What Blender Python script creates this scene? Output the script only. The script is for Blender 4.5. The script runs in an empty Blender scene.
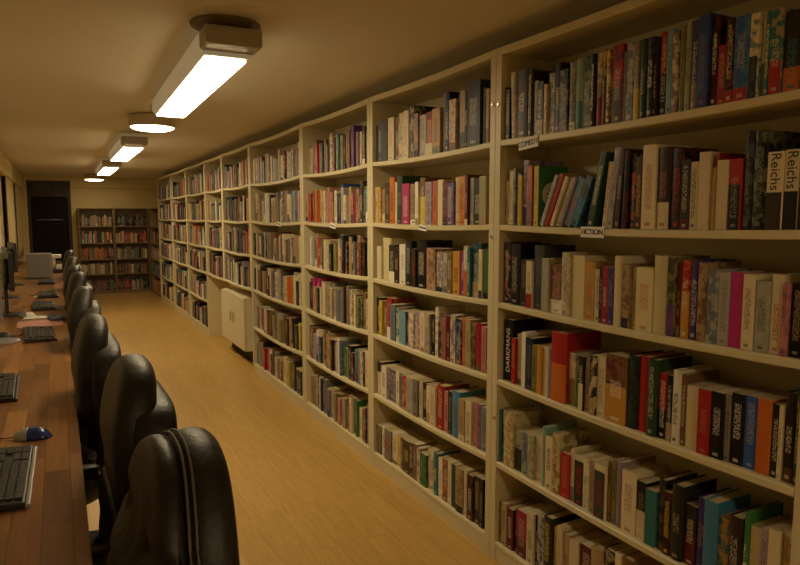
import bpy, bmesh, math, random
from mathutils import Vector, Matrix
R = math.radians
rnd = random.Random(7)
scene = bpy.context.scene
COL = scene.collection

# ------------------------------------------------------------------ camera
PSI, TH, F, H = R(27.7), R(5.75), 650.0, 1.45
D = 1.574            # face of the wall bookcases (x)
cam = bpy.data.cameras.new('camera'); co = bpy.data.objects.new('camera', cam); COL.objects.link(co)
co.location = (0, 0, H); co.rotation_euler = (R(90)-TH, 0, -PSI)
cam.sensor_width = 36; cam.lens = F/800*36; cam.clip_start = 0.02
scene.camera = co

def ray(px, py):
    u = px-400; v = 282.5-py
    up = v*math.cos(TH)-F*math.sin(TH); f = F*math.cos(TH)+v*math.sin(TH)
    return Vector((u*math.cos(PSI)+f*math.sin(PSI), f*math.cos(PSI)-u*math.sin(PSI), up))
def on_z(px, py, z):                # a point at height z
    r = ray(px, py); s = (z-H)/r.z
    return Vector((r.x*s, r.y*s, z))
def on_x(px, py, x):                # a point on the plane x
    r = ray(px, py); s = x/r.x
    return Vector((x, r.y*s, H+r.z*s))

# ------------------------------------------------------------------ materials
def newmat(name):
    m = bpy.data.materials.new(name); m.use_nodes = True
    nt = m.node_tree; b = nt.nodes['Principled BSDF']
    return m, nt, b
def N(nt, t, **kw):
    n = nt.nodes.new(t)
    for k, v in kw.items(): setattr(n, k, v)
    return n
def mix(nt, fac, a, b, mode='MIX'):
    n = nt.nodes.new('ShaderNodeMix'); n.data_type = 'RGBA'; n.blend_type = mode
    for i, v in ((0, fac), (6, a), (7, b)):
        if isinstance(v, bpy.types.NodeSocket): nt.links.new(v, n.inputs[i])
        elif i == 0: n.inputs[0].default_value = v
        else: n.inputs[i].default_value = (*v, 1) if len(v) == 3 else v
    return n.outputs[2]
def math_(nt, op, a, b=None, c=None):
    n = nt.nodes.new('ShaderNodeMath'); n.operation = op
    for i, v in enumerate((a, b, c)):
        if v is None: continue
        if isinstance(v, bpy.types.NodeSocket): nt.links.new(v, n.inputs[i])
        else: n.inputs[i].default_value = v
    return n.outputs[0]
def simple(name, c, rough=.5, metal=0., var=.06, scale=6., bump=0., bscale=120., spec=.5, emit=None, es=0):
    m, nt, b = newmat(name)
    tc = N(nt, 'ShaderNodeTexCoord'); no = N(nt, 'ShaderNodeTexNoise'); no.inputs['Scale'].default_value = scale
    no.inputs['Detail'].default_value = 4
    nt.links.new(tc.outputs['Object'], no.inputs['Vector'])
    d = tuple(x*(1-var*2) for x in c); l = tuple(min(1, x*(1+var)) for x in c)
    nt.links.new(mix(nt, no.outputs['Fac'], d, l), b.inputs['Base Color'])
    b.inputs['Roughness'].default_value = rough; b.inputs['Metallic'].default_value = metal
    b.inputs['Specular IOR Level'].default_value = spec
    if bump:
        n2 = N(nt, 'ShaderNodeTexNoise'); n2.inputs['Scale'].default_value = bscale; n2.inputs['Detail'].default_value = 5
        nt.links.new(tc.outputs['Object'], n2.inputs['Vector'])
        bp = N(nt, 'ShaderNodeBump'); bp.inputs['Strength'].default_value = bump; bp.inputs['Distance'].default_value = .004
        nt.links.new(n2.outputs['Fac'], bp.inputs['Height']); nt.links.new(bp.outputs[0], b.inputs['Normal'])
    if emit:
        b.inputs['Emission Color'].default_value = (*emit, 1); b.inputs['Emission Strength'].default_value = es
    return m

def wood_planks(name, cols, pw, pl, grain, rough, grainamt, bump=.15):
    """planks running along world/object Y"""
    m, nt, b = newmat(name)
    tc = N(nt, 'ShaderNodeTexCoord'); mp = N(nt, 'ShaderNodeMapping'); mp.inputs['Rotation'].default_value = (0, 0, R(90))
    nt.links.new(tc.outputs['Object'], mp.inputs['Vector'])
    br = N(nt, 'ShaderNodeTexBrick'); br.offset = .37; br.offset_frequency = 2; br.squash = 1
    br.inputs['Scale'].default_value = 1; br.inputs['Brick Width'].default_value = pl; br.inputs['Row Height'].default_value = pw
    br.inputs['Mortar Size'].default_value = .0012; br.inputs['Mortar Smooth'].default_value = .3
    br.inputs['Color1'].default_value = (0, 0, 0, 1); br.inputs['Color2'].default_value = (1, 1, 1, 1); br.inputs['Mortar'].default_value = (.5, .5, .5, 1)
    nt.links.new(mp.outputs[0], br.inputs['Vector'])
    cr = N(nt, 'ShaderNodeValToRGB'); els = cr.color_ramp.elements
    els[0].position = 0; els[0].color = (*cols[0], 1); els[1].position = 1; els[1].color = (*cols[-1], 1)
    for i, c in enumerate(cols[1:-1]):
        e = els.new((i+1)/(len(cols)-1)); e.color = (*c, 1)
    nt.links.new(br.outputs['Color'], cr.inputs[0])
    g = N(nt, 'ShaderNodeMapping'); g.inputs['Scale'].default_value = (grain, grain*.07, grain)
    nt.links.new(tc.outputs['Object'], g.inputs['Vector'])
    # shift the grain from plank to plank
    add = N(nt, 'ShaderNodeVectorMath', operation='ADD'); nt.links.new(g.outputs[0], add.inputs[0])
    sc = N(nt, 'ShaderNodeVectorMath', operation='SCALE'); nt.links.new(br.outputs['Color'], sc.inputs[0]); sc.inputs['Scale'].default_value = 37
    nt.links.new(sc.outputs[0], add.inputs[1])
    no = N(nt, 'ShaderNodeTexNoise'); no.inputs['Scale'].default_value = 1; no.inputs['Detail'].default_value = 7; no.inputs['Distortion'].default_value = 1.2
    nt.links.new(add.outputs[0], no.inputs['Vector'])
    r2 = N(nt, 'ShaderNodeMapRange'); r2.inputs[1].default_value = .3; r2.inputs[2].default_value = .7; r2.inputs[3].default_value = 1-grainamt; r2.inputs[4].default_value = 1+grainamt*.5
    nt.links.new(no.outputs['Fac'], r2.inputs[0])
    cc = N(nt, 'ShaderNodeCombineColor')
    for i in range(3): nt.links.new(r2.outputs[0], cc.inputs[i])
    col = mix(nt, 1, cr.outputs[0], cc.outputs[0], 'MULTIPLY')
    col = mix(nt, br.outputs['Fac'], col, tuple(x*.68 for x in cols[0]))
    nt.links.new(col, b.inputs['Base Color'])
    b.inputs['Roughness'].default_value = rough
    bp = N(nt, 'ShaderNodeBump'); bp.inputs['Strength'].default_value = bump; bp.inputs['Distance'].default_value = .002
    nt.links.new(no.outputs['Fac'], bp.inputs['Height']); nt.links.new(bp.outputs[0], b.inputs['Normal'])
    return m

M = {}
M['shelf'] = simple('cream_painted_shelving', (.68, .60, .38), .42, var=.05, scale=3, bump=.05, bscale=40)
M['brownshelf'] = simple('brown_laminate', (.26, .17, .075), .45, var=.18, scale=7)
M['wall'] = simple('wall_paint', (.66, .52, .24), .8, var=.03, scale=2, bump=.08, bscale=200)
M['ceil'] = simple('ceiling_paint', (.77, .71, .57), .9, var=.04, scale=1.3, bump=.05, bscale=150)
M['floor'] = wood_planks('oak_laminate', [(.50, .295, .075), (.54, .33, .088), (.57, .35, .096), (.52, .31, .08)], .13, 1.28, 55, .36, .15)
M['desk'] = wood_planks('stave_worktop', [(.13, .056, .021), (.26, .115, .040), (.19, .082, .029), (.36, .17, .058), (.23, .10, .036)], .065, .36, 45, .3, .25)
M['deskedge'] = simple('worktop_edge_band', (.20, .14, .09), .4)
M['steel'] = simple('grey_steel', (.32, .31, .29), .35, .8)
M['chrome'] = simple('chrome', (.72, .70, .66), .18, 1., var=.02)
M['leather'] = simple('black_leather', (.015, .012, .010), .47, var=.2, scale=9, bump=.55, bscale=45, spec=.36)
M['thread'] = simple('seam_thread', (.11, .09, .07), .6)
M['bplastic'] = simple('black_plastic', (.018, .017, .017), .42, bump=.1, bscale=400)
M['gplastic'] = simple('grey_plastic', (.20, .19, .18), .4)
M['silver'] = simple('silver_plastic', (.38, .36, .33), .35)
M['white'] = simple('white_plastic', (.72, .70, .64), .4)
M['blue'] = simple('blue_gloss_plastic', (.02, .045, .22), .18)
M['screen'] = simple('dark_screen', (.012, .014, .016), .12)
M['key'] = simple('key_cap', (.03, .03, .032), .5)
M['fixture'] = simple('grey_enamel', (.40, .36, .30), .45)
M['rose'] = simple('rose_shadow_tone', (.20, .16, .10), .6)  # dark colour stands in for a soft shadow ring on the ceiling
M['drum'] = simple('translucent_side_diffuser', (.60, .55, .42), .4, emit=(1.0, .80, .48), es=.06)
M['drumrim'] = simple('drum_rim', (.58, .50, .34), .4)
LC = (1.0, .80, .48)
M['lens'] = simple('lit_tube_diffuser', (.8, .8, .75), .4, emit=LC, es=12)
M['lens2'] = simple('lit_drum_diffuser', (.8, .8, .75), .4, emit=LC, es=8)
M['dark'] = simple('dark_door_paint', (.009, .005, .004), .5, spec=.15)
M['glass'] = simple('dark_glazing', (.03, .035, .035), .08)
M['frame'] = simple('window_frame_paint', (.6, .52, .33), .5)
M['curtain'] = simple('ochre_curtain', (.50, .39, .19), .9, var=.1, scale=20, bump=.1, bscale=300)
M['blind'] = simple('cream_roller_blind', (.76, .70, .52), .8)
M['doorframe'] = simple('door_frame_paint', (.05, .03, .018), .5)
M['paper'] = simple('label_card', (.84, .83, .80), .6, var=.02)
M['ink'] = simple('label_ink', (.02, .02, .02), .6)
M['redink'] = simple('red_print', (.42, .06, .04), .6)
M['cab'] = simple('cream_enamel_cabinet', (.74, .67, .47), .35)
M['ochre'] = simple('brass_pull', (.50, .38, .16), .4)
M['pinkp'] = simple('pink_print', (.66, .30, .26), .5, var=.3, scale=60)
M['rubber'] = simple('rubber', (.015, .015, .015), .7)
M['socket'] = simple('shelf_fixing', (.62, .6, .5), .3, .6)

# ---- pages
m, nt, b = newmat('book_pages'); M['pages'] = m
tc = N(nt, 'ShaderNodeTexCoord'); at = N(nt, 'ShaderNodeAttribute'); at.attribute_name = 'c1'
no = N(nt, 'ShaderNodeTexNoise'); no.inputs['Scale'].default_value = 900
mp = N(nt, 'ShaderNodeMapping'); mp.inputs['Scale'].default_value = (.03, 1, .03)
nt.links.new(tc.outputs['Object'], mp.inputs[0]); nt.links.new(mp.outputs[0], no.inputs['Vector'])
nt.links.new(mix(nt, no.outputs['Fac'], (.62, .62, .62), (1, 1, 1)), (mm := N(nt, 'ShaderNodeMix', data_type='RGBA', blend_type='MULTIPLY')).inputs[7])
mm.inputs[0].default_value = 1; nt.links.new(at.outputs['Color'], mm.inputs[6]); nt.links.new(mm.outputs[2], b.inputs['Base Color'])
b.inputs['Roughness'].default_value = .9
# ---- covers: colours and title block come from attributes on each book's mesh
m, nt, b = newmat('book_cover'); M['cover'] = m
def attr(n):
    a = N(nt, 'ShaderNodeAttribute'); a.attribute_name = n; return a
a1, a2, a3, a4, pa = attr('c1'), attr('c2'), attr('c3'), attr('c4'), attr('par')
uv = N(nt, 'ShaderNodeUVMap'); sep = N(nt, 'ShaderNodeSeparateXYZ'); nt.links.new(uv.outputs[0], sep.inputs[0])
U, V = sep.outputs[0], sep.outputs[1]
sp = N(nt, 'ShaderNodeSeparateColor'); nt.links.new(pa.outputs['Color'], sp.inputs[0])
bot, t0, t1 = sp.outputs[0], sp.outputs[1], sp.outputs[2]; pic = pa.outputs['Alpha']
onsp = math_(nt, 'GREATER_THAN', U, -.5)
# large mottled picture patches
tc = N(nt, 'ShaderNodeTexCoord')
uvs = N(nt, 'ShaderNodeVectorMath', operation='ADD'); nt.links.new(tc.outputs['Object'], uvs.inputs[0])
sc = N(nt, 'ShaderNodeVectorMath', operation='SCALE'); sc.inputs['Scale'].default_value = 17.3
nt.links.new(pa.outputs['Color'], sc.inputs[0]); nt.links.new(sc.outputs[0], uvs.inputs[1])
n1 = N(nt, 'ShaderNodeTexNoise'); n1.inputs['Scale'].default_value = 42; n1.inputs['Detail'].default_value = 5
nt.links.new(uvs.outputs[0], n1.inputs['Vector'])
pm = N(nt, 'ShaderNodeMapRange'); pm.inputs[1].default_value = .48; pm.inputs[2].default_value = .56
nt.links.new(n1.outputs['Fac'], pm.inputs[0])
base = mix(nt, math_(nt, 'MULTIPLY', pm.outputs[0], pic), a1.outputs['Color'], a4.outputs['Color'])
low = math_(nt, 'MULTIPLY', math_(nt, 'LESS_THAN', V, bot), onsp)
base = mix(nt, low, base, a3.outputs['Color'])
# lettering running up the spine: strokes from a stretched noise
mv = N(nt, 'ShaderNodeMapping'); mv.inputs['Scale'].default_value = (260, 330, 200)
nt.links.new(uvs.outputs[0], mv.inputs[0])
n2 = N(nt, 'ShaderNodeTexNoise'); n2.inputs['Scale'].default_value = 1; n2.inputs['Detail'].default_value = 1
nt.links.new(mv.outputs[0], n2.inputs['Vector'])
st = math_(nt, 'GREATER_THAN', n2.outputs['Fac'], .50)
inu = math_(nt, 'LESS_THAN', math_(nt, 'ABSOLUTE', math_(nt, 'SUBTRACT', U, .5)), .26)
inv = math_(nt, 'MULTIPLY', math_(nt, 'GREATER_THAN', V, t0), math_(nt, 'LESS_THAN', V, t1))
logo = math_(nt, 'MULTIPLY', math_(nt, 'LESS_THAN', math_(nt, 'ABSOLUTE', math_(nt, 'SUBTRACT', V, .06)), .022), math_(nt, 'LESS_THAN', math_(nt, 'ABSOLUTE', math_(nt, 'SUBTRACT', U, .5)), .2))
msk = math_(nt, 'MULTIPLY', math_(nt, 'MULTIPLY', st, inu), inv)
msk = math_(nt, 'MULTIPLY', math_(nt, 'MAXIMUM', msk, logo), onsp)
msk = math_(nt, 'MULTIPLY', msk, a2.outputs['Alpha'])
nt.links.new(mix(nt, msk, base, a2.outputs['Color']), b.inputs['Base Color'])
b.inputs['Roughness'].default_value = .42; b.inputs['Specular IOR Level'].default_value = .35

# ------------------------------------------------------------------ object helpers
def link(name, me, mat, parent=None, smooth=False):
    o = bpy.data.objects.new(name, me); COL.objects.link(o)
    if mat is not None: me.materials.append(mat)
    if parent is not None: o.parent = parent
    if smooth:
        for p in me.polygons: p.use_smooth = True
    return o
def from_bm(name, bm, mat, parent=None, smooth=False):
    bmesh.ops.recalc_face_normals(bm, faces=bm.faces)
    me = bpy.data.meshes.new(name); bm.to_mesh(me); bm.free()
    return link(name, me, mat, parent, smooth)
def tag(o, label=None, cat=None, group=None, kind=None):
    if label: o['label'] = label
    if cat: o['category'] = cat
    if group: o['group'] = group
    if kind: o['kind'] = kind
    return o
def empty(name, loc, rz=0, label=None, cat=None, group=None, kind=None):
    o = bpy.data.objects.new(name, None); COL.objects.link(o); o.location = loc; o.rotation_euler = (0, 0, rz)
    o.empty_display_size = .1
    return tag(o, label, cat, group, kind)
def bx(bm, x0, x1, y0, y1, z0, z1, bev=0., mat=None):
    vs = [bm.verts.new(v) for v in ((x0,y0,z0),(x1,y0,z0),(x1,y1,z0),(x0,y1,z0),(x0,y0,z1),(x1,y0,z1),(x1,y1,z1),(x0,y1,z1))]
    fs = [bm.faces.new([vs[i] for i in q]) for q in ((0,3,2,1),(4,5,6,7),(0,1,5,4),(1,2,6,5),(2,3,7,6),(3,0,4,7))]
    if bev:
        es = list({e for f in fs for e in f.edges})
        bmesh.ops.bevel(bm, geom=es, offset=bev, segments=2, affect='EDGES', profile=.6)
    return vs
def box(name, x0, x1, y0, y1, z0, z1, mat, parent=None, bev=0.):
    bm = bmesh.new(); bx(bm, x0, x1, y0, y1, z0, z1, bev); return from_bm(name, bm, mat, parent)
def lathe(bm, prof, seg=24, c=(0, 0, 0), axis='Z'):
    rings = []
    for r, z in prof:
        ring = []
        for i in range(seg):
            a = 2*math.pi*i/seg; p = (r*math.cos(a), r*math.sin(a), z)
            if axis == 'Y': p = (p[0], p[2], p[1])
            if axis == 'X': p = (p[2], p[0], p[1])
            ring.append(bm.verts.new((p[0]+c[0], p[1]+c[1], p[2]+c[2])))
        rings.append(ring)
    for a, b_ in zip(rings, rings[1:]):
        for i in range(seg):
            bm.faces.new((a[i], a[(i+1) % seg], b_[(i+1) % seg], b_[i]))
    bm.faces.new(rings[0][::-1]); bm.faces.new(rings[-1])
def tube(bm, pts, r, seg=8):
    pts = [Vector(p) for p in pts]; rings = []
    rr = r if isinstance(r, (list, tuple)) else [r]*len(pts)
    for i, p in enumerate(pts):
        t = (pts[min(i+1, len(pts)-1)]-pts[max(i-1, 0)]).normalized()
        a = Vector((0, 0, 1)) if abs(t.z) < .9 else Vector((1, 0, 0))
        n = t.cross(a).normalized(); b_ = t.cross(n)
        rings.append([bm.verts.new(p+(n*math.cos(2*math.pi*k/seg)+b_*math.sin(2*math.pi*k/seg))*rr[i]) for k in range(seg)])
    for a, b_ in zip(rings, rings[1:]):
        for k in range(seg): bm.faces.new((a[k], a[(k+1) % seg], b_[(k+1) % seg], b_[k]))
    bm.faces.new(rings[0][::-1]); bm.faces.new(rings[-1])
def text_mesh(txt, size, name, mat, parent, mtx, extrude=.0006, squeeze=1.):
    cu = bpy.data.curves.new('txt', 'FONT'); cu.body = txt; cu.size = size; cu.extrude = extrude
    cu.align_x = 'CENTER'; cu.align_y = 'CENTER'
    to = bpy.data.objects.new('txt', cu); COL.objects.link(to)
    bpy.context.view_layer.update()
    dg = bpy.context.evaluated_depsgraph_get()
    me = bpy.data.meshes.new_from_object(to.evaluated_get(dg))
    bpy.data.objects.remove(to)
    me.transform(mtx @ Matrix.Diagonal((squeeze, 1, 1, 1)))
    me.name = name
    me.materials.clear()
    return link(name, me, mat, parent)
# lettering on a face that looks to -x, reading left to right seen from -x: text right = -y, text up = +z, normal = -x
FACE = Matrix(((0, 0, -1, 0), (-1, 0, 0, 0), (0, 1, 0, 0), (0, 0, 0, 1)))
# lettering running down a spine (top of letters to the right, -y): text right = -z, text up = -y, normal = -x
DOWN = Matrix(((0, 0, -1, 0), (0, -1, 0, 0), (-1, 0, 0, 0), (0, 0, 0, 1)))
DOWN = Matrix(((0, 0, -1, 0), (0, -1, 0, 0), (-1, 0, 0, 0), (0, 0, 0, 1)))

# ------------------------------------------------------------------ the room
XL, XR, YB, YF, ZC = -.60, D+.262, 13.75, -2.6, 2.20
def struct(o): o['kind'] = 'structure'; return o
struct(box('floor', XL-.1, XR+.1, YF-.1, YB+.1, -.08, 0, M['floor']))
struct(box('ceiling', XL-.1, XR+.1, YF-.1, YB+.1, ZC, ZC+.08, M['ceil']))
struct(box('wall_left', XL-.1, XL, YF, YB, 0, ZC, M['wall']))
struct(box('wall_right', XR, XR+.1, YF, YB, 0, ZC, M['wall']))
struct(box('wall_front', XL-.1, XR+.1, YF-.1, YF, 0, ZC, M['wall']))
DX0, DX1, DH = -.47, .245, 2.12
wb = bmesh.new()
bx(wb, XL-.1, DX0, YB, YB+.12, 0, ZC); bx(wb, DX1, XR+.1, YB, YB+.12, 0, ZC); bx(wb, DX0, DX1, YB, YB+.12, DH, ZC)
struct(from_bm('wall_back', wb, M['wall']))
# beam across the far end
struct(box('trim_1', DX1+.001, XR-.001, YB-.06, YB-.001, 2.0, ZC-.001, M['wall']))
# boxed pelmet above the windows
struct(box('trim_2', XL+.001, XL+.075, YF+.01, YB-.25, 1.965, ZC-.001, M['wall'], bev=.004))
struct(box('baseboard_back', DX1+.05, XR-.001, YB-.015, YB-.001, .001, .09, M['frame']))
struct(box('baseboard_left', XL+.001, XL+.015, YF+.01, YB-.02, .001, .09, M['frame']))
# door and transom
dr = empty('door_1', ((DX0+DX1)/2, YB+.02, 0), kind='structure')
w2 = (DX1-DX0)/2
fb = bmesh.new(); bx(fb, -w2, -w2+.05, 0, .08, 0, DH); bx(fb, w2-.05, w2, 0, .08, 0, DH); bx(fb, -w2+.05, w2-.05, 0, .08, 1.83, 1.88); bx(fb, -w2+.05, w2-.05, 0, .08, DH-.03, DH)
from_bm('door_frame', fb, M['doorframe'], dr)
lf = bmesh.new(); bx(lf, -w2+.052, w2-.052, .025, .065, .005, 1.828)
for (a, c) in ((.15, .80), (.98, 1.33)):
    bx(lf, -w2+.13, w2-.13, .018, .026, a, c, .004)
leaf = from_bm('door_leaf', lf, M['dark'], dr)
pb = bmesh.new(); tube(pb, [(-w2+.14, .018, 1.40), (-w2+.14, -.02, 1.40), (w2-.14, -.02, 1.40), (w2-.14, .018, 1.40)], .011)
from_bm('push_bar', pb, M['steel'], leaf, True)
gp = box('transom_pane', -w2+.052, w2-.052, .035, .045, 1.882, DH-.032, M['glass'], dr)
box('glazing_bar', -.01, .01, .028, .052, 1.882, DH-.032, M['doorframe'], dr)
# windows under the pelmet, with curtains
for k, (y0, y1) in enumerate(((.4, 2.6), (3.6, 5.8), (6.8, 9.0), (10.0, 12.2))):
    wn = empty('window_%d' % (k+1), (XL+.001, (y0+y1)/2, .98), kind='structure')
    L = (y1-y0)/2; fb = bmesh.new()
    for a in (-L, -L/3, L/3, L-.05): bx(fb, 0, .03, a, a+.05, 0, .96)
    bx(fb, 0, .03, -L, L, -.05, 0); bx(fb, 0, .03, -L, L, .93, .98)
    from_bm('window_frame', fb, M['frame'], wn)
    box('pane', .002, .010, -L+.05, L-.05, .001, .929, M['glass'], wn)
    box('roller_blind', .0105, .0125, -L+.05, L-.05, .02, .928, M['blind'], wn)
    box('window_sill', .0, .035, -L-.02, L+.02, -.08, -.051, M['frame'], wn)
def curtain(y0, y1, label):
    bm = bmesh.new(); n = int((y1-y0)/.012); rows = []
    for iz in range(7):
        z = .80+(1.962-.80)*iz/6; row = []
        for i in range(n+1):
            y = y0+(y1-y0)*i/n; a = .012+.004*(6-iz)/6
            x = XL+.050+a*math.sin(i*.52+.6*math.sin(i*.11))*(1)
            row.append(bm.verts.new((x, y, z)))
        rows.append(row)
    for a, b_ in zip(rows, rows[1:]):
        for i in range(n): bm.faces.new((a[i], a[i+1], b_[i+1], b_[i]))
    o = from_bm('curtain', bm, M['curtain'], None, True)
    s = o.modifiers.new('thick', 'SOLIDIFY'); s.thickness = .003
    return tag(o, label, 'curtain', 'ochre curtains along the window wall')
curtain(9.55, 10.9, 'long ochre curtain hanging below the pelmet, nearer of the two curtains')
curtain(11.6, 12.9, 'long ochre curtain below the pelmet beside the dark door')

# ------------------------------------------------------------------ ceiling lights
def strip_light(y0, y1, label, rose, x=.64, rz=0.):
    t = empty('strip_light', (x, (y0+y1)/2, ZC), R(rz), label=label, cat='ceiling light', group='rectangular strip lights on the ceiling')
    L = (y1-y0)/2; bm = bmesh.new()
    prof = [(-.085, -.125), (-.105, -.095), (-.105, -.045), (.105, -.045), (.105, -.095), (.085, -.125)]
    a = [bm.verts.new((x, -L+.14, z)) for x, z in prof]; b_ = [bm.verts.new((x, L-.05, z)) for x, z in prof]
    for i in range(6):
        j = (i+1) % 6; bm.faces.new((a[i], a[j], b_[j], b_[i]))
    bm.faces.new(a[::-1]); bm.faces.new(b_)
    from_bm('housing', bm, M['drum'], t)
    for s in (-1, 1):
        bm = bmesh.new()
        y = (-L, -L+.135) if s < 0 else (L-.045, L)
        bx(bm, -.107, .107, y[0], y[1], -.112, -.043, .012)
        from_bm('end_cap', bm, M['fixture'], t)
    box('diffuser', -.080, .080, -L+.17, L-.06, -.133, -.126, M['lens'], t)
    for yy in rose:
        bm = bmesh.new(); lathe(bm, [(.135, 0), (.135, -.008), (.115, -.02), (.07, -.043)], 32, (0, yy, -.0005))
        from_bm('rose_shadow_disc', bm, M['rose'], t, False)  # disc coloured dark for the shadow ring above the lamp's near end
strip_light(2.50, 4.36, 'nearest rectangular strip light, grey end cap and bright white diffuser', (-.78,), .635, -1.1)
strip_light(6.25, 8.0, 'second rectangular strip light, just beyond the larger round lamp', ())
strip_light(-2.1, -.4, 'rectangular strip light on the ceiling behind the viewpoint', ())
strip_light(8.95, 10.75, 'third and smallest rectangular strip light, before the far round lamp', ())
def drum_light(x, y, r, label):
    t = empty('round_light', (x, y, ZC), label=label, cat='ceiling light', group='round drum lights on the ceiling')
    bm = bmesh.new(); lathe(bm, [(r*.9, -.0005), (r, -.012), (r, -.080), (r*.96, -.088)], 40); from_bm('rim', bm, M['drumrim'], t, False)
    bm = bmesh.new(); lathe(bm, [(r*.93, -.0885), (r*.88, -.096), (r*.7, -.106), (r*.4, -.112), (.01, -.114)], 40); from_bm('diffuser', bm, M['lens2'], t, True)
drum_light(.66, 5.22, .165, 'larger round drum light between the two nearest strip lights')
drum_light(.62, 12.9, .165, 'smallest round lamp at the far end of the ceiling')

# ------------------------------------------------------------------ bookcases
ZS = [.085, .435, .785, 1.105, 1.42, 1.755]
TOP = 2.115; DEP = .25; PT = .036
def sag(t, s): return -s*4*t*(1-t)
def shelf_bm(x0, x1, y0, y1, ztop, th, s):
    bm = bmesh.new(); n = 16; L = []
    for i in range(n+1):
        t = i/n; y = y0+(y1-y0)*t; dz = sag(t, s)
        L.append([bm.verts.new(v) for v in ((x0+.003, y, ztop+dz), (x1, y, ztop+dz), (x1, y, ztop-th+dz), (x0+.003, y, ztop-th+dz), (x0, y, ztop-th+.003+dz), (x0, y, ztop-.003+dz))])
    for a, b_ in zip(L, L[1:]):
        for k in range(6):
            j = (k+1) % 6; bm.faces.new((a[k], a[j], b_[j], b_[k]))
    bm.faces.new(L[0]); bm.faces.new(L[-1][::-1])
    return bm
def bookcase(name, loc, rz, W, top, dep, pt, zs, s, mat, label, cat='bookcase', group=None, th=.024, plinth=True, topth=.03, fixings=()):
    t = empty(name, loc, rz, label, cat, group)
    base = 0 if plinth else zs[0]-.03
    for y in (0, W-pt): box('side_panel', 0, dep, y+.0005, y+pt-.0005, base if plinth else zs[0]-.03, top-topth-.0005, mat, t, .0015)
    y0, y1 = pt+.0005, W-pt-.0005
    box('back_panel', dep, dep+.008, .001, W-.001, base, top, mat, t)
    bm = shelf_bm(0, dep, .001, W-.001, top, topth, s*.7); from_bm('top_panel', bm, mat, t)
    for i, z in enumerate(zs):
        ss = 0 if (i == 0 and plinth) else s
        from_bm('shelf', shelf_bm(0.001, dep-.001, y0, y1, z, th, ss), mat, t)
    if plinth: box('plinth', .004, .02, y0, y1, 0, zs[0]-th-.0005, mat, t)
    for (dy, z) in fixings:
        bm = bmesh.new(); lathe(bm, [(.007, 0), (.007, .003), (.003, .005)], 12, (-.0055, dy, z), 'X'); from_bm('fixing_cap', bm, M['socket'], t)
    return t
BAYS = [  # y near, y far, first row
    (.876, 2.1745, 0, .008), (2.1755, 3.3645, 0, .010), (3.3655, 4.5295, 0, .013), (4.5305, 5.9735, 0, .017),
    (5.9745, 7.0995, 2, .012), (7.1005, 8.0195, 2, .010), (8.0205, 9.3095, 0, .012), (9.3105, 10.6495, 0, .012), (10.6505, 12.15, 0, .012)]
BNAME = ['nearest bookcase', 'second nearest bookcase']
BL = ['nearest cream bookcase at the right, holding the COMEDY and FICTION labels',
      'second nearest cream bookcase, its top touching the nearest one',
      'third nearest cream bookcase, with a magenta book on its fourth shelf',
      'fourth nearest cream bookcase, just nearer than the low cream cabinet',
      'short cream wall bookcase above the cabinet, the nearer and wider of two',
      'short cream wall bookcase above the niche, the farther and narrower of two',
      'full height cream bookcase just beyond the cabinet niche',
      'full height cream bookcase second beyond the cabinet niche',
      'farthest full height cream bookcase, beside the low brown bookcase']
for i, (a, c, r0, s) in enumerate(BAYS):
    fx = []
    if i == 1: fx = ((.018, 1.90), (.018, 1.37))
    if i == 0: fx = ((BAYS[0][1]-BAYS[0][0]-.02, 1.895), (BAYS[0][1]-BAYS[0][0]-.02, .62))
    bookcase('bookcase', (D, a, 0), 0, c-a, TOP, DEP, PT, ZS[r0:], s, M['shelf'], BL[i], group='cream bookcases along the right wall', plinth=(r0 == 0), fixings=fx)
# brown bookcases at the far end
ZB = [.05, .375, .66, .965, 1.28]; BT = 1.62
BRN = []
for (x0, x1, lb) in ((.345, .950, 'left of the two brown bookcases standing against the far wall'), (.952, 1.560, 'right of the two brown bookcases standing against the far wall')):
    BRN.append(('y', x1, x1-x0)); bookcase('brown_bookcase', (x1, YB-.268-.017, 0), R(90), x1-x0, BT, .25, .02, ZB, .002, M['brownshelf'], lb, group='low brown bookcases at the far end', th=.02, topth=.02)
bookcase('brown_bookcase', (D+.004, 12.16, 0), 0, 1.30, BT, .24, .02, ZB, .002, M['brownshelf'], 'low brown bookcase in the far right corner, beside the cream shelving', group='low brown bookcases at the far end', th=.02, topth=.02)

# shelf edge labels
def shelf_label(px, z, w, h, txt, label, rot=0, size=.022):
    y = on_x(px, 217+(H-z)/H*.787*(px-57), D).y
    t = empty('shelf_label', (D-.0015, y, z), 0, label, 'label')
    t.rotation_euler = (R(rot), 0, 0)
    box('card', -.001, .001, -w/2, w/2, -h/2, h/2, M['paper'], t)
    if txt: text_mesh(txt, size, 'lettering', M['ink'], t, Matrix.Translation((-.0016, 0, 0)) @ FACE, squeeze=1.)
    else:
        bm = bmesh.new()
        for k, (a, c) in enumerate(((-.4, -.1), (-.05, .12), (.18, .4))): bx(bm, -.0018, -.0011, a*w, c*w, -.004, .004)
        from_bm('lettering', bm, M['ink'], t)
shelf_label(528.5, ZS[5]-.030, .112, .040, 'COMEDY', 'small white card reading COMEDY on the edge of the top shelf', -4, .0285)
shelf_label(592.5, ZS[4]-.020, .104, .036, 'FICTION', 'small white card reading FICTION on the edge of the second shelf', 0, .0255)
shelf_label(423, ZS[4]-.022, .075, .028, None, 'small white card on the second shelf edge of the second nearest bookcase', 7)
shelf_label(333, ZS[4]-.026, .09, .035, None, 'small white card on the second shelf edge of the third nearest bookcase', 8)
shelf_label(279, ZS[4]-.026, .10, .035, None, 'small white card on the second shelf edge of the fourth nearest bookcase', 6)

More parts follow.
